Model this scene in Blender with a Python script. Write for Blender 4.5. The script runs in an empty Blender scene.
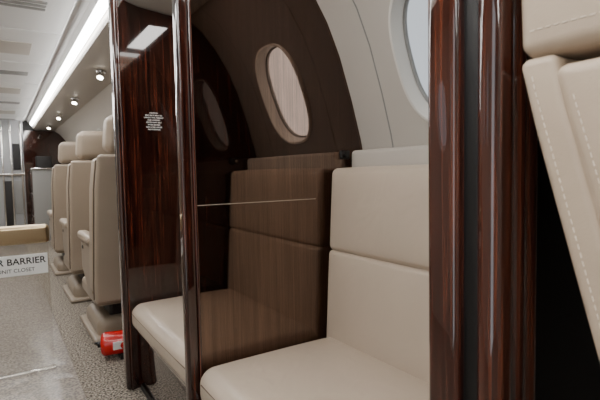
import bpy, bmesh, math, random
from mathutils import Vector, Matrix
from mathutils.bvhtree import BVHTree
random.seed(4)
S=1.25; ZF=0.10
scene=bpy.context.scene
groups={}
def srgb(r,g,b):
    f=lambda c:(c/255/12.92 if c/255<=0.04045 else ((c/255+0.055)/1.055)**2.4)
    return (f(r),f(g),f(b),1)
# ---------------- materials
def newmat(n):
    m=bpy.data.materials.new(n); m.use_nodes=True
    return m,m.node_tree,m.node_tree.nodes['Principled BSDF']
def plain(n,c,rough=.5,metal=0,coat=0,bump=0,bscale=300,var=0,wrinkle=0):
    m,t,p=newmat(n)
    p.inputs['Base Color'].default_value=c; p.inputs['Roughness'].default_value=rough
    p.inputs['Metallic'].default_value=metal; p.inputs['Coat Weight'].default_value=coat
    tc=t.nodes.new('ShaderNodeTexCoord')
    nz=t.nodes.new('ShaderNodeTexNoise'); nz.inputs['Scale'].default_value=bscale
    t.links.new(tc.outputs['Object'],nz.inputs['Vector'])
    if bump:
        b=t.nodes.new('ShaderNodeBump'); b.inputs['Strength'].default_value=bump; b.inputs['Distance'].default_value=.002
        t.links.new(nz.outputs['Fac'],b.inputs['Height']); t.links.new(b.outputs['Normal'],p.inputs['Normal'])
        if wrinkle:
            n3=t.nodes.new('ShaderNodeTexNoise'); n3.inputs['Scale'].default_value=7; n3.inputs['Detail'].default_value=2; n3.inputs['Distortion'].default_value=1.2
            t.links.new(tc.outputs['Object'],n3.inputs['Vector'])
            b2=t.nodes.new('ShaderNodeBump'); b2.inputs['Strength'].default_value=wrinkle; b2.inputs['Distance'].default_value=.02
            t.links.new(n3.outputs['Fac'],b2.inputs['Height']); t.links.new(b2.outputs['Normal'],b.inputs['Normal'])
    if var:
        n2=t.nodes.new('ShaderNodeTexNoise'); n2.inputs['Scale'].default_value=6
        t.links.new(tc.outputs['Object'],n2.inputs['Vector'])
        mx=t.nodes.new('ShaderNodeMix'); mx.data_type='RGBA'
        mx.inputs['A'].default_value=c; mx.inputs['B'].default_value=(c[0]*(1-var),c[1]*(1-var),c[2]*(1-var),1)
        t.links.new(n2.outputs['Fac'],mx.inputs['Factor']); t.links.new(mx.outputs['Result'],p.inputs['Base Color'])
    return m
def wood(n,dark,mid,light,rough=.1,sx=55):
    m,t,p=newmat(n)
    tc=t.nodes.new('ShaderNodeTexCoord'); mp=t.nodes.new('ShaderNodeMapping')
    mp.inputs['Scale'].default_value=(sx,sx,2.2)
    nz=t.nodes.new('ShaderNodeTexNoise'); nz.inputs['Scale'].default_value=1.6; nz.inputs['Detail'].default_value=6; nz.inputs['Distortion'].default_value=.6
    n2=t.nodes.new('ShaderNodeTexNoise'); n2.inputs['Scale'].default_value=3; n2.inputs['Detail'].default_value=2
    cr=t.nodes.new('ShaderNodeValToRGB'); e=cr.color_ramp.elements
    e[0].position=.33; e[0].color=dark; e[1].position=.72; e[1].color=light
    a=e.new(.52); a.color=mid
    t.links.new(tc.outputs['Object'],mp.inputs['Vector']); t.links.new(mp.outputs['Vector'],nz.inputs['Vector'])
    t.links.new(tc.outputs['Object'],n2.inputs['Vector'])
    ad=t.nodes.new('ShaderNodeMath'); ad.operation='MULTIPLY_ADD'; ad.inputs[1].default_value=.35; 
    t.links.new(n2.outputs['Fac'],ad.inputs[0]); 
    s=t.nodes.new('ShaderNodeMath'); s.operation='SUBTRACT'; s.inputs[1].default_value=.175
    t.links.new(nz.outputs['Fac'],s.inputs[0]); t.links.new(s.outputs[0],ad.inputs[2])
    t.links.new(ad.outputs[0],cr.inputs['Fac']); t.links.new(cr.outputs['Color'],p.inputs['Base Color'])
    p.inputs['Roughness'].default_value=rough; p.inputs['Coat Weight'].default_value=1; p.inputs['Coat Roughness'].default_value=.02
    return m
def emis(n,c,s):
    m,t,p=newmat(n); p.inputs['Base Color'].default_value=c
    p.inputs['Emission Color'].default_value=c; p.inputs['Emission Strength'].default_value=s
    return m
def tint(n,c,f0=.04,rough=.01,grain=0):
    m=bpy.data.materials.new(n); m.use_nodes=True; t=m.node_tree; t.nodes.clear()
    N=t.nodes.new; L=t.links.new
    o=N('ShaderNodeOutputMaterial'); tr=N('ShaderNodeBsdfTransparent'); gl=N('ShaderNodeBsdfGlossy')
    tr.inputs['Color'].default_value=c; gl.inputs['Roughness'].default_value=rough
    lw=N('ShaderNodeLayerWeight'); lw.inputs['Blend'].default_value=.5
    pw=N('ShaderNodeMath'); pw.operation='POWER'; pw.inputs[1].default_value=5
    ma=N('ShaderNodeMath'); ma.operation='MULTIPLY_ADD'; ma.inputs[1].default_value=1-f0; ma.inputs[2].default_value=f0
    L(lw.outputs['Facing'],pw.inputs[0]); L(pw.outputs[0],ma.inputs[0])
    mx=N('ShaderNodeMixShader')
    L(ma.outputs[0],mx.inputs[0]); L(tr.outputs[0],mx.inputs[1]); L(gl.outputs[0],mx.inputs[2])
    if grain:
        tc=N('ShaderNodeTexCoord'); mp=N('ShaderNodeMapping'); mp.inputs['Scale'].default_value=(110,10,1.8)
        nz=N('ShaderNodeTexNoise'); nz.inputs['Scale'].default_value=1.6; nz.inputs['Detail'].default_value=5; nz.inputs['Distortion'].default_value=.5
        L(tc.outputs['Object'],mp.inputs['Vector']); L(mp.outputs['Vector'],nz.inputs['Vector'])
        cr=N('ShaderNodeValToRGB'); e=cr.color_ramp.elements
        e[0].position=.35; e[1].position=.65
        e[0].color=(c[0]*(1-grain),c[1]*(1-grain*1.15),c[2]*(1-grain*1.2),1); e[1].color=(c[0]*(1+grain),c[1]*(1+grain*.8),c[2]*(1+grain*.7),1)
        L(nz.outputs['Fac'],cr.inputs['Fac']); L(cr.outputs['Color'],tr.inputs['Color'])
    L(mx.outputs[0],o.inputs[0]); return m
def speckle(n,sc,c0,c1,coat=0,p0=.40,p1=.62):
    m,t,p=newmat(n)
    tc=t.nodes.new('ShaderNodeTexCoord'); nz=t.nodes.new('ShaderNodeTexNoise'); nz.inputs['Scale'].default_value=sc; nz.inputs['Detail'].default_value=3
    t.links.new(tc.outputs['Object'],nz.inputs['Vector'])
    cr=t.nodes.new('ShaderNodeValToRGB'); e=cr.color_ramp.elements
    e[0].position=p0; e[0].color=c0; e[1].position=p1; e[1].color=c1
    t.links.new(nz.outputs['Fac'],cr.inputs['Fac']); t.links.new(cr.outputs['Color'],p.inputs['Base Color'])
    b=t.nodes.new('ShaderNodeBump')
    if coat:
        n2=t.nodes.new('ShaderNodeTexNoise'); n2.inputs['Scale'].default_value=6
        t.links.new(tc.outputs['Object'],n2.inputs['Vector'])
        b.inputs['Strength'].default_value=.25; b.inputs['Distance'].default_value=.02
        t.links.new(n2.outputs['Fac'],b.inputs['Height']); t.links.new(b.outputs['Normal'],p.inputs['Coat Normal'])
        p.inputs['Coat Weight'].default_value=coat; p.inputs['Coat Roughness'].default_value=.18; p.inputs['Roughness'].default_value=.7
    else:
        b.inputs['Strength'].default_value=.9; b.inputs['Distance'].default_value=.008
        t.links.new(nz.outputs['Fac'],b.inputs['Height']); t.links.new(b.outputs['Normal'],p.inputs['Normal'])
        p.inputs['Roughness'].default_value=.95
    return m
M_leather=plain('leather_beige',srgb(184,169,152),.40,bump=.15,bscale=420,var=.08,wrinkle=.18)
M_leather2=plain('leather_taupe',srgb(166,151,134),.4,bump=.15,bscale=420,var=.10)
M_leather3=plain('leather_taupe_warm',srgb(176,158,138),.45,bump=.2,bscale=380,var=.08,wrinkle=.15)
M_thread=plain('thread',srgb(216,204,188),.7)
M_seam=plain('seam_dark_leather',srgb(96,80,64),.6)  # dark brown for seams and piping
M_wood=wood('wood_gloss_dark',srgb(18,7,5),srgb(42,18,12),srgb(80,37,24),.08,80)
M_woodtrim=wood('wood_gloss_trim',srgb(34,13,9),srgb(60,27,18),srgb(98,50,33),.05,120)
M_woodwall=plain('sidewall_taupe',srgb(104,84,70),.5,var=.06)
M_liner=plain('liner_grey',srgb(182,176,167),.55,var=.04)
M_ceil=plain('ceiling_panel',srgb(214,214,212),.5)
M_slat=plain('vent_grey',srgb(135,134,131),.5)
M_bezel=plain('bezel_white',srgb(208,205,198),.45)
M_black=plain('black_trim',srgb(10,9,9),.45)
M_dark=plain('dark_parts_and_shade',srgb(22,19,18),.5)
M_chrome=plain('chrome',srgb(210,208,205),.12,1)
M_gold=plain('satin_gold',srgb(190,170,138),.28,1)
M_pale=plain('pale_edge',srgb(150,138,124),.4)
M_plastic=plain('shell_plastic',srgb(150,137,121),.4)
M_red=plain('red_paint',srgb(205,20,20),.25,coat=.5)
M_white=plain('label_white',srgb(235,235,232),.5)
M_ink=plain('ink',srgb(25,25,28),.6)
M_carpet=speckle('carpet_loop',95,srgb(60,53,46),srgb(170,160,146))
M_runner=speckle('runner_film',80,srgb(84,76,68),srgb(148,137,124),coat=.6,p0=.38,p1=.64)
M_glass=tint('tinted_acrylic',(.475,.40,.35,1),.05,grain=.13)
M_clear=tint('clear_acrylic',(.92,.91,.89,1),.04)
M_pane=tint('window_pane',(.99,.99,1,1),.01)
M_panedim=tint('window_pane_dimmed',(.36,.37,.38,1),.03)  # darker copy of the pane, tinted to tone down the sky brightness behind
M_led=emis('led_strip',(1,.99,.98,1),24)
M_bulb=emis('bulb',(1,.92,.8,1),40)
# ---------------- mesh helpers
def finish(name,bm,mat,group=None,smooth=True,T=None,ang=40):
    if T is not None: bm.transform(T)
    bmesh.ops.recalc_face_normals(bm,faces=bm.faces[:])
    me=bpy.data.meshes.new(name); bm.to_mesh(me); bm.free()
    me.materials.append(mat)
    if smooth:
        me.polygons.foreach_set('use_smooth',[True]*len(me.polygons))
        try: me.set_sharp_from_angle(angle=math.radians(ang))
        except Exception: pass
    ob=bpy.data.objects.new(name,me); scene.collection.objects.link(ob)
    if group: groups.setdefault(group,[]).append(ob)
    return ob
def samples(h,r,n,k):
    r=min(r,h*.999)
    e=[r*math.tan(i*math.pi/4/k) for i in range(k+1)]
    neg=[-(h-r)-x for x in reversed(e)]; pos=[(h-r)+x for x in e]
    mid=[-(h-r)+2*(h-r)*i/n for i in range(1,n)]
    return neg+mid+pos
def rbox(name,x0,x1,y0,y1,z0,z1,r,mat,group=None,puff=(0,0,0),n=2,k=3,deform=None,T=None):
    h=[(x1-x0)/2,(y1-y0)/2,(z1-z0)/2]; c=Vector(((x0+x1)/2,(y0+y1)/2,(z0+z1)/2))
    r=min(r,min(h)*.98); bm=bmesh.new()
    if any(puff) or deform: n=max(n,8)
    ss=[samples(h[i],r,n,k) for i in range(3)]
    for a in range(3):
        b,d=(a+1)%3,(a+2)%3
        for sg in (-1,1):
            g=[]
            for u in ss[b]:
                row=[]
                for v in ss[d]:
                    q=[0,0,0]; q[a]=sg*h[a]; q[b]=u; q[d]=v
                    inn=[max(-(h[i]-r),min(h[i]-r,q[i])) for i in range(3)]
                    dv=Vector([q[i]-inn[i] for i in range(3)])
                    p=Vector(inn)+dv.normalized()*r
                    un=[abs(q[i]/h[i]) for i in range(3)]
                    for i in range(3):
                        if puff[i]:
                            j,l=(i+1)%3,(i+2)%3
                            p[i]+=puff[i]*(q[i]/h[i])*(1-un[j]**3)*(1-un[l]**3)
                    p=p+c
                    if deform: p=Vector(deform(p))
                    row.append(bm.verts.new(p))
                g.append(row)
            for i in range(len(g)-1):
                for j in range(len(g[0])-1):
                    bm.faces.new((g[i][j],g[i+1][j],g[i+1][j+1],g[i][j+1]))
    bmesh.ops.remove_doubles(bm,verts=bm.verts[:],dist=1e-5)
    return finish(name,bm,mat,group,T=T,ang=50)
def cyl(name,p0,p1,r0,r1,mat,group=None,seg=24,T=None,bev=0):
    p0=Vector(p0);p1=Vector(p1);d=p1-p0
    bm=bmesh.new(); bmesh.ops.create_cone(bm,cap_ends=True,segments=seg,radius1=r0,radius2=r1,depth=d.length)
    if bev:
        ed=[e for e in bm.edges if abs(e.verts[0].co.z-e.verts[1].co.z)<1e-6]
        bmesh.ops.bevel(bm,geom=ed,offset=bev,segments=4,profile=.5,affect='EDGES')
    R=d.to_track_quat('Z','Y').to_matrix().to_4x4()
    bm.transform(Matrix.Translation((p0+p1)/2)@R)
    return finish(name,bm,mat,group,T=T)
def tube(name,pts,r,mat,group=None,seg=8,T=None,bm=None):
    own=bm is None
    if own: bm=bmesh.new()
    pts=[Vector(p) for p in pts]; rings=[]
    for i,p in enumerate(pts):
        d=(pts[min(i+1,len(pts)-1)]-pts[max(i-1,0)]).normalized()
        a=d.orthogonal().normalized() if i==0 else (a-d*a.dot(d)).normalized()
        b=d.cross(a)
        rings.append([bm.verts.new(p+(a*math.cos(t)+b*math.sin(t))*r) for t in [2*math.pi*k/seg for k in range(seg)]])
    for i in range(len(rings)-1):
        for k in range(seg):
            bm.faces.new((rings[i][k],rings[i][(k+1)%seg],rings[i+1][(k+1)%seg],rings[i+1][k]))
    bm.faces.new(rings[0][::-1]); bm.faces.new(rings[-1])
    if own: return finish(name,bm,mat,group,T=T)
def stitches(name,pts,r,L,gap,mat,group=None,T=None):
    pts=[Vector(p) for p in pts]; bm=bmesh.new()
    cum=[0]
    for i in range(1,len(pts)): cum.append(cum[-1]+(pts[i]-pts[i-1]).length)
    def at(s):
        for i in range(1,len(pts)):
            if s<=cum[i]: return pts[i-1].lerp(pts[i],(s-cum[i-1])/(cum[i]-cum[i-1]))
        return pts[-1]
    s=0
    while s+L<cum[-1]:
        tube('',[at(s),at(s+L)],r,None,bm=bm,seg=5); s+=L+gap
    return finish(name,bm,mat,group,T=T)
def prism(name,poly,y0,y1,mat,group=None,bev=0,T=None):
    bm=bmesh.new()
    a=[bm.verts.new((x,y0,z)) for x,z in poly]; b=[bm.verts.new((x,y1,z)) for x,z in poly]
    n=len(poly)
    bm.faces.new(a); bm.faces.new(b[::-1])
    for i in range(n): bm.faces.new((a[i],b[i],b[(i+1)%n],a[(i+1)%n]))
    bmesh.ops.recalc_face_normals(bm,faces=bm.faces[:])
    if bev: bmesh.ops.bevel(bm,geom=bm.edges[:],offset=bev,segments=3,affect='EDGES')
    return finish(name,bm,mat,group,T=T,ang=25)
def text(name,s,loc,size,mat,group=None,align='CENTER',ls=1.0,ext=.0004,bold=0):
    cu=bpy.data.curves.new(name,'FONT'); cu.body=s; cu.size=size; cu.align_x=align; cu.align_y='CENTER'; cu.space_line=ls; cu.extrude=ext; cu.offset=bold
    o=bpy.data.objects.new(name+'_t',cu); scene.collection.objects.link(o)
    bpy.context.view_layer.update()
    me=bpy.data.meshes.new_from_object(o.evaluated_get(bpy.context.evaluated_depsgraph_get()))
    bpy.data.objects.remove(o)
    me.transform(Matrix.Translation(loc)@Matrix.Rotation(math.pi/2,4,'X'))
    me.materials.clear(); me.materials.append(mat)
    ob=bpy.data.objects.new(name,me); scene.collection.objects.link(ob)
    if group: groups.setdefault(group,[]).append(ob)
    return ob
# ---------------- shell
prof=[(1.0,.10),(1.015,.45),(1.015,.75),(1.0,.95),(.98,1.05),(.945,1.17),(.9,1.3),(.855,1.395),(.805,1.47),(.745,1.54),(.68,1.585)]
def outw(p,t=.05):
    return (p[0]+t*.9,p[1]+t*.4)
WN=Vector((.939,0,.345)); WT=Vector((-.345,0,.939)); WC=(.918,1.238)
HW,HH=.141,.186
def sup(n=40,hw=.165,hh=.18,e=2.6):
    L=[]
    for i in range(n):
        t=2*math.pi*i/n+.013; c,s=math.cos(t),math.sin(t)
        L.append((hw*math.copysign(abs(c)**(2/e),c),hh*math.copysign(abs(s)**(2/e),s)))
    return L
def wpt(side,wy,u,v,d):
    p=Vector((WC[0],0,WC[1]))+WN*d+WT*v
    return (side*p.x,wy+u,p.z)
def liner(name,side,y0,y1,mat,wys):
    poly=prof+[outw(p) for p in reversed(prof)]
    ob=prism(name,[(side*x,z) for x,z in poly],y0,y1,mat)
    for wy in wys:
      for attempt in range(5):
        before=ob.data.copy()
        bm=bmesh.new(); a=[];b=[]
        j=attempt*.0007
        for u,v in sup(hw=HW+j,hh=HH+j):
            a.append(bm.verts.new(wpt(side,wy,u,v,-.12-j))); b.append(bm.verts.new(wpt(side,wy,u,v,.12+j)))
        n=len(a); bm.faces.new(a); bm.faces.new(b[::-1])
        for i in range(n): bm.faces.new((a[i],b[i],b[(i+1)%n],a[(i+1)%n]))
        c=finish('cut',bm,mat,smooth=False)
        md=ob.modifiers.new('b','BOOLEAN'); md.object=c; md.operation='DIFFERENCE'; md.solver='EXACT'
        bpy.context.view_layer.objects.active=ob; bpy.context.view_layer.update()
        bpy.ops.object.modifier_apply(modifier='b')
        bpy.data.objects.remove(c)
        p=Vector(wpt(side,wy,0,0,-.2)); d=Vector((side*WN.x,0,WN.z))
        t=bmesh.new(); t.from_mesh(ob.data)
        bv=BVHTree.FromBMesh(t); r=bv.ray_cast(p,d,.5); edge=bv.ray_cast(Vector(wpt(side,wy,HW+.04,0,-.2)),d,.5); t.free()
        if r[0] is None and edge[0] is not None: break
        print('retry boolean',name,wy,attempt); ob.data=before
    return ob
wi=[0]
def window(side,wy,pane,frame=None):
    frame=frame or M_bezel
    wi[0]+=1; g='window_%d'%wi[0]
    bm=bmesh.new(); cs=[(.006,.012),(.006,-.007),(.003,-.010),(-.003,-.009),(-.006,-.002),(-.009,.03),(-.011,.046)]
    rings=[]
    for o,d in cs:
        rings.append([bm.verts.new(wpt(side,wy,u,v,d)) for u,v in sup(56,HW+o,HH+o)])
    for i in range(len(rings)-1):
        for k in range(56): bm.faces.new((rings[i][k],rings[i][(k+1)%56],rings[i+1][(k+1)%56],rings[i+1][k]))
    finish('frame',bm,frame,g)
    bm=bmesh.new(); bm.faces.new([bm.verts.new(wpt(side,wy,u,v,.040)) for u,v in sup(56,HW-.010,HH-.010)])
    finish('pane',bm,pane,g,smooth=False)
    bm=bmesh.new(); rings=[]
    for o,d in [(-.008,.034),(-.010,.030),(-.014,.034),(-.014,.040)]:
        rings.append([bm.verts.new(wpt(side,wy,u,v,d)) for u,v in sup(56,HW+o,HH+o)])
    for i in range(3):
        for k in range(56): bm.faces.new((rings[i][k],rings[i][(k+1)%56],rings[i+1][(k+1)%56],rings[i+1][k]))
    finish('seal',bm,M_slat,g)
fw=[2.45,3.3,4.15,5.0,5.85]
NW=.785; MW=1.532
liner('wall_right_aft',1,-1.3,1.17,M_liner,[NW,-.3])
liner('wall_right_middle',1,1.17,1.905,M_woodwall,[MW])
liner('wall_right_forward',1,1.905,7.65,M_liner,fw)
liner('wall_left_aft',-1,-1.3,-.62,M_liner,[])
liner('wall_left',-1,.0,7.65,M_liner,[NW,1.545]+fw)  # gap behind this piece is an added, unseen opening letting in sky light
window(1,NW,M_panedim); window(1,MW,M_pane)
window(1,-.3,M_panedim)
for y in fw: window(1,y,M_panedim)
for y in [NW,1.545]+fw: window(-1,y,M_panedim)
for yy in (.58,1.02):
    pts=[(x-.0005,yy,z) for x,z in prof[3:]]
    tube('trim_3' if yy<.8 else 'trim_4',pts,.0022,M_slat)
for yy in (-.635,-.005):  # frames the opening added in the left wall for highlights and fill
    poly=[(-x+.012,z) for x,z in prof]+[(-outw(p,.055)[0],outw(p,.055)[1]) for p in reversed(prof)]
    prism('added_opening_trim_1' if yy<-.5 else 'added_opening_trim_2',poly,yy,yy+.02,M_woodtrim)
prism('floor',[(-1.07,.02),(1.07,.02),(1.07,.1),(-1.07,.1)],-1.35,7.7,M_carpet)
prism('floor_runner',[(-.24,.1),(.24,.1),(.238,.103),(-.238,.103)],-1.2,7.3,M_runner)
# ceiling
prism('ceiling',[(-.46,1.74),(.46,1.74),(.46,1.80),(-.46,1.80)],-1.35,7.7,M_ceil)
for sd,nm in ((1,'right'),(-1,'left')):
    P=[(.68,1.585),(.60,1.588),(.48,1.60),(.43,1.615),(.43,1.64),(.47,1.75),(.50,1.80),(.76,1.66)]
    prism('soffit_'+nm,[(sd*x,z) for x,z in P],-1.35,7.65,M_liner)
    P=[(.392,1.688),(.370,1.705),(.355,1.739),(.44,1.739),(.425,1.70)]
    prism('trim_cove_'+nm,[(sd*x,z) for x,z in P],-1.25,7.5,M_ceil)
    P=[(.412,1.655),(.391,1.687),(.402,1.692),(.424,1.660)]
    prism('led_strip_light' if sd==1 else 'led_strip_light.001',[(sd*x,z) for x,z in P],-1.25,7.5,M_led)
y=-1.2;i=0
while y<7.2:
    rbox('ceiling_panel' ,-.33,.33,y,y+.80,1.722,1.741,.008,M_ceil,'ceiling_panels')
    if i%2==0:
        for kx in range(3): rbox('vent_slat',-.22,.22,y+.30+.05*kx,y+.325+.05*kx,1.716,1.723,.003,M_slat,'ceiling_panels')
    else:
        rbox('recess',-.20,.20,y+.25,y+.55,1.717,1.723,.003,M_liner,'ceiling_panels')
    y+=.82;i+=1
# end walls
prism('wall_aft',[(-1.07,.1),(1.07,.1),(1.07,1.8),(-1.07,1.8)],-1.36,-1.30,M_liner)
prism('wall_forward_right',[(.30,.1)]+[(x-.001,z) for x,z in prof]+[(.60,1.58),(.30,1.58)],7.40,7.46,M_wood)
prism('wall_forward_left',[(-x,z) for x,z in [(.30,.1)]+prof+[(.60,1.58),(.30,1.58)]],7.40,7.46,M_wood)
prism('wall_forward',[(-1.07,.1),(1.07,.1),(1.07,1.8),(-1.07,1.8)],7.65,7.70,M_dark)
g='door_1'
rbox('door_leaf',-.30,.30,7.42,7.45,.1,1.72,.004,plain('frosted_glass_panel',srgb(160,161,162),.25,.1),g)
for x in (-.28,-.1,.05,.15,.27): rbox('stile',x-.010,x+.010,7.39,7.42,.1,1.70,.004,M_chrome,g)
rbox('rail',-.30,.30,7.385,7.42,.97,1.0,.005,M_chrome,g)
rbox('lower_panel_1',.06,.14,7.40,7.42,.2,.9,.005,M_dark,g)
rbox('lower_panel_2',.17,.255,7.40,7.42,.45,.9,.005,M_slat,g)
rbox('upper_panel',.17,.255,7.40,7.42,1.05,1.40,.005,M_dark,g)
g='galley_cabinet'
rbox('body',.36,.885,6.95,7.39,.101,1.04,.015,M_slat,g)
rbox('worktop',.345,.89,6.93,7.39,1.041,1.065,.008,M_chrome,g)
for z in (.14,.44,.74): rbox('drawer',.350,.362,7.0,7.34,z,z+.28,.006,M_woodtrim,g)
rbox('coffee_unit',.42,.60,7.05,7.30,1.066,1.22,.012,M_dark,g)
# ---------------- bulkheads
def bulk(x0):
    return [(x0,.1)]+[(x-.001,z) for x,z in prof]+[(.60,1.584),(.48,1.598),(.428,1.614),(.428,1.64),(max(x0,.40),1.645),(x0,1.648)] if x0<.428 else [(x0,.1)]+[(x-.001,z) for x,z in prof]+[(.60,1.584),(x0,1.590)]
g='wood_bulkhead'
prism('panel',bulk(.405),1.885,1.925,M_wood,g)
rbox('end_trim',.382,.408,1.878,1.932,.1,1.65,.012,M_wood,g)
rbox('edge_bead',.400,.406,1.872,1.885,.1,1.645,.003,M_woodtrim,g)
text('placard','CAUTION\nSEAT BACK MUST BE\nUPRIGHT FOR TAKEOFF\nAND LANDING\nFASTEN SEAT BELT\nWHILE SEATED\nMAX LOAD 100 LBS\nNO STOWAGE',(.528,1.8845,1.160),.0072,M_white,g,ls=1.28,bold=.0001)
cyl('latch',(.868,1.884,1.0),(.868,1.862,1.0),.016,.014,M_black,g); cyl('latch_tip',(.868,1.862,1.0),(.868,1.855,1.0),.007,.006,M_chrome,g)
g='tinted_partition'
prism('tinted_panel',bulk(.425),1.158,1.170,M_glass,g)
rbox('edge_post',.385,.416,1.148,1.180,.1,1.645,.008,M_wood,g)
rbox('edge_bead',.4165,.426,1.150,1.176,.1,1.63,.004,M_woodtrim,g)
rbox('joint_strip',.427,.80,1.1565,1.1582,.866,.8678,.0006,M_pale,g)
rbox('latch_plate',.888,.925,1.145,1.157,.985,1.012,.004,M_black,g)
cyl('latch',(.90,1.145,.999),(.90,1.128,.999),.011,.009,M_black,g)
g='wood_doorway_bulkhead'
prism('panel',bulk(.51),.375,.42,M_dark,g)  # near-black colour stands in for the shadow on this aft face
rbox('front_skin',.505,.97,.42,.428,.1,1.02,.002,M_wood,g)
rbox('post_outer',.468,.512,.376,.425,.1,1.58,.010,M_woodtrim,g,k=4)
rbox('groove',.482,.512,.356,.378,.1,1.58,.002,M_black,g)
rbox('post_middle',.473,.512,.322,.358,.1,1.58,.0172,M_woodtrim,g,k=5)
rbox('post_inner_1',.514,.543,.326,.370,.1,1.58,.0142,M_woodtrim,g,k=5)
rbox('post_inner_2',.544,.576,.330,.377,.1,1.58,.0155,M_woodtrim,g,k=5)
rbox('track',.577,.60,.352,.377,.1,1.58,.004,M_black,g)
# ---------------- divan bench
g='divan_bench'
def recl(p): return (p[0]+.06*(p[2]-.45), p[1], p[2])
for k,(ya,yb) in enumerate(((.435,1.143),(1.184,1.868))):
    rbox('seat_cushion_%d'%(k+1),.402,.845,ya,yb,.350,.452,.040,M_leather,g,puff=(.004,.0,.014),n=16,k=5)
    rbox('backrest_lower_%d'%(k+1),.812,.895,ya+.003,yb-.003,.40,.712,.014,M_leather,g,puff=(.010,0,.0),n=12,k=4,deform=recl)
    rbox('backrest_upper_%d'%(k+1),.812,.895,ya+.003,yb-.003,.710,.957,.018,M_leather,g,puff=(.012,0,.004),n=12,k=5,deform=recl)
    rbox('plinth_%d'%(k+1),.435,.985,ya+.002,yb-.002,.101,.347,.006,M_wood,g)
    rbox('plinth_trim_%d'%(k+1),.428,.4345,ya+.004,yb-.004,.325,.345,.003,M_chrome,g)
    rbox('kick_%d'%(k+1),.430,.4345,ya+.004,yb-.004,.101,.125,.002,M_black,g)
    tube('piping_%d'%(k+1),[(.4015,ya+.04,.418),(.3995,(ya+yb)/2,.418),(.4015,yb-.04,.418)],.0018,M_seam,g)
    rbox('wall_ledge_%d'%(k+1),.925,.985,ya+.002,yb+.004,.35,1.012,.014,M_liner,g)
# ---------------- club seats
def chair(group,xc,yc,rot,fine=False,L=M_leather2):
    T=Matrix.Translation((xc,yc,.1))@Matrix.Rotation(rot,4,'Z')
    lk=.29 if fine else .27
    def lean(p):
        z=p[2]; dz=max(0,z-.30)
        if dz>.645: dz=.645+(dz-.645)*(.12 if fine else .6)
        tp=0 if fine else .10*max(0,z-.80)/.3
        return (p[0]*(1-tp), p[1]-lk*dz, z)
    K=dict(group=group,T=T)
    rbox('floor_fairing',-.20,.20,-.18,.24,.001,.115,.045,M_plastic,n=4,k=4,**K)
    rbox('track_cover',-.225,.225,-.22,.30,.0005,.03,.014,M_plastic,k=4,**K)
    rbox('pedestal',-.13,.13,-.12,.16,.10,.20,.02,M_dark,**K)
    rbox('seat_pan',-.215,.215,-.22,.235,.19,.278,.03,M_plastic,k=4,**K)
    rbox('seat_cushion',-.19,.19,-.17,.28,.275,.385,.035,L,puff=(0,.006,.015),k=4,**K)
    zt=.945 if not fine else .965
    rbox('back_shell',-.22,.22,-.280,-.240,.22,zt,.010 if fine else .018,L,deform=lean,k=4,n=10,puff=(0,.008,0),**K)
    rbox('back_pad',-.165,.165,-.243,-.150,.36,.90,.03,L,deform=lean,k=4,puff=(0,.012,0),**K)
    for s in (-1,1):
        a,b=(-.222,-.155) if s<0 else (.155,.222)
        rbox('bolster_%s'%('l' if s<0 else 'r'),a,b,-.244,-.115,.26,zt-.012,.014 if fine else .024,L,deform=lean,k=5,n=10,puff=(.004,.012,0),**K)
        a,b=(-.235,-.178) if s<0 else (.178,.235)
        rbox('armrest_%s'%('l' if s<0 else 'r'),a,b,-.20,.17,.50,.545,.018,L,k=4,puff=(0,0,.004),**K)
        a,b=(-.222,-.192) if s<0 else (.192,.222)
        def armd(p):
            f=max(0,(p[1]+.06)/.2)
            z=p[2]
            return (p[0],p[1],z+ (0 if z>.45 else f*.10*(.45-z)/.19))
        rbox('arm_panel_%s'%('l' if s<0 else 'r'),a,b,-.20,.13,.25,.503,.014,M_plastic,k=3,deform=armd,**K)
        rbox('recline_button_%s'%('l' if s<0 else 'r'),a-.003,b+.003,.04,.075,.455,.475,.005,M_dark,**K)
    if fine: rbox('headrest',-.220,.220,-.281,-.118,.966,1.20,.016,L,deform=lean,k=5,puff=(.0,.006,.006),**K)
    else: rbox('headrest',-.180,.180,-.262,-.140,.955,1.125,.034,L,deform=lean,k=5,puff=(.004,.014,.006),**K)
    if not fine:
        rbox('headrest_post',-.10,.10,-.215,-.195,.90,.97,.008,M_dark,deform=lean,**K)
        for s in (-1,1):
            tube('shell_seam_%d'%s,[lean((s*.2215,-.243,.24+.68*i/20)) for i in range(21)],.003,M_seam,**K)
    if fine:
        for s in (-1,1):
            for yo,z1,nm,xs in ((-.266,.69,'rear',.2204),(-.228,.66,'front',.2238)):
                pts=[lean((s*xs,yo,.26+z1*i/30)) for i in range(31)]
                stitches('stitch_%s_%d'%(nm,s),pts,.0006,.005,.0035,M_thread,**K)
            pts=[lean((s*.2204,-.266+.13*i/10,.992)) for i in range(11)]
            stitches('stitch_head_%d'%s,pts,.0006,.005,.0035,M_thread,**K)
names=['club_seat','club_seat.001','club_seat.002','club_seat.003','club_seat.004','club_seat.005']
k=0
for y in (2.70,3.62,4.66):
    chair(names[k],.585,y,0); k+=1
for y in (2.9,3.9,5.0):
    chair(names[k],-.625,y,0); k+=1
chair('club_seat.006',.697,-.166,math.pi,fine=True,L=M_leather3)
# ---------------- reading lights
for i,yy in enumerate((3.1,4.26,5.46,6.6)):
    g='reading_light' if i==0 else 'reading_light.%03d'%i
    cyl('mount',(.56,yy,1.588),(.56,yy,1.578),.030,.028,M_chrome,g)
    cyl('body',(.56,yy,1.580),(.548,yy-.015,1.545),.016,.022,M_chrome,g)
    cyl('bulb',(.548,yy-.015,1.5445),(.547,yy-.016,1.541),.018,.016,M_bulb,g)
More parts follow.
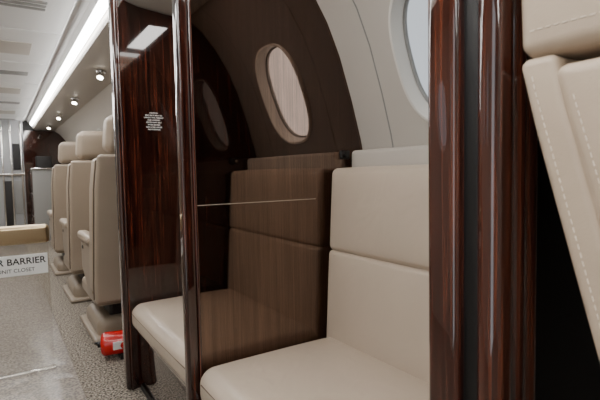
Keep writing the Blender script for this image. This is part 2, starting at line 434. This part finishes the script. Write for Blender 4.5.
# ---------------- fire extinguisher
g='fire_extinguisher'
cyl('cylinder',(.360,2.30,.165),(.53,2.26,.165),.054,.054,M_red,g,32,bev=.02)
rbox('label',.400,.450,2.228,2.234,.150,.185,.001,M_white,g)
cyl('valve',(.362,2.30,.165),(.347,2.304,.165),.015,.013,M_black,g)
rbox('handle',.333,.350,2.297,2.311,.168,.178,.004,M_black,g)
rbox('bracket',.43,.46,2.225,2.335,.1,.122,.004,M_black,g)
# ---------------- water barrier
g='water_barrier'
rbox('top_rail',-.55,.172,2.275,2.325,.665,.745,.018,M_gold,g,k=4)
rbox('sheet',-.54,.166,2.296,2.302,.112,.668,.002,M_clear,g)
rbox('foot_rail',-.55,.172,2.28,2.32,.104,.112,.003,M_clear,g)
rbox('sign_plate',-.22,.160,2.291,2.2955,.532,.620,.003,M_white,g)
text('sign_text','WATER BARRIER',(.152,2.2905,.592),.038,M_ink,g,align='RIGHT',bold=.0006)
text('sign_subtext','UNIT CLOSET',(.110,2.2905,.555),.022,M_ink,g,align='RIGHT')
# ---------------- lamps
lights=[]
def arealamp(name,loc,size,e,rot=(0,0,0),col=(1,.97,.93),sy=None):
    l=bpy.data.lights.new(name,'AREA'); l.energy=e; l.size=size*S; l.color=col
    if sy: l.shape='RECTANGLE'; l.size_y=sy*S
    o=bpy.data.objects.new(name,l); o.location=loc; o.rotation_euler=rot; scene.collection.objects.link(o); lights.append(o)
    return o
arealamp('ceiling_lamp',(0,.35,1.712),.45,15,sy=.9)
arealamp('ceiling_lamp.001',(0,3.0,1.712),.5,18,sy=1.6)
arealamp('ceiling_lamp.002',(0,5.4,1.712),.5,24,sy=1.8)
arealamp('ceiling_lamp.003',(.60,1.0,1.575),.1,1.6,sy=.5)
arealamp('ceiling_lamp.004',(.60,1.55,1.575),.08,2.2,sy=.4)
# ---------------- scale to metres
TS=Matrix.Scale(S,4)@Matrix.Translation((0,0,-ZF))
for o in scene.objects:
    if o.type=='MESH': o.data.transform(TS)
    elif o.type=='LIGHT': o.location=TS@o.location
for gname,obs in groups.items():
    mn=Vector((1e9,)*3); mx=Vector((-1e9,)*3)
    for o in obs:
        for v in o.data.vertices:
            for a in range(3): mn[a]=min(mn[a],v.co[a]); mx[a]=max(mx[a],v.co[a])
    e=bpy.data.objects.new(gname,None); e.empty_display_size=.1
    e.location=((mn.x+mx.x)/2,(mn.y+mx.y)/2,mn.z); scene.collection.objects.link(e)
    inv=Matrix.Translation(e.location).inverted()
    for o in obs: o.parent=e; o.matrix_parent_inverse=inv
w=bpy.data.worlds.new('World'); scene.world=w; w.use_nodes=True
w.node_tree.nodes['Background'].inputs[0].default_value=(.92,.96,1,1); w.node_tree.nodes['Background'].inputs[1].default_value=2.3
cam=bpy.data.cameras.new('camera'); co=bpy.data.objects.new('camera',cam); scene.collection.objects.link(co); scene.camera=co
cam.sensor_width=36; cam.lens=28.02; cam.clip_start=.02
cam.dof.use_dof=True; cam.dof.focus_distance=1.85; cam.dof.aperture_fstop=8
Rm=Matrix.Rotation(math.radians(-32.7),4,'Z')@Matrix.Rotation(math.radians(90-3.5),4,'X')@Matrix.Rotation(math.radians(-1.15),4,'Z')
co.matrix_world=Matrix.Translation(TS@Vector((0,0,.95)))@Rm
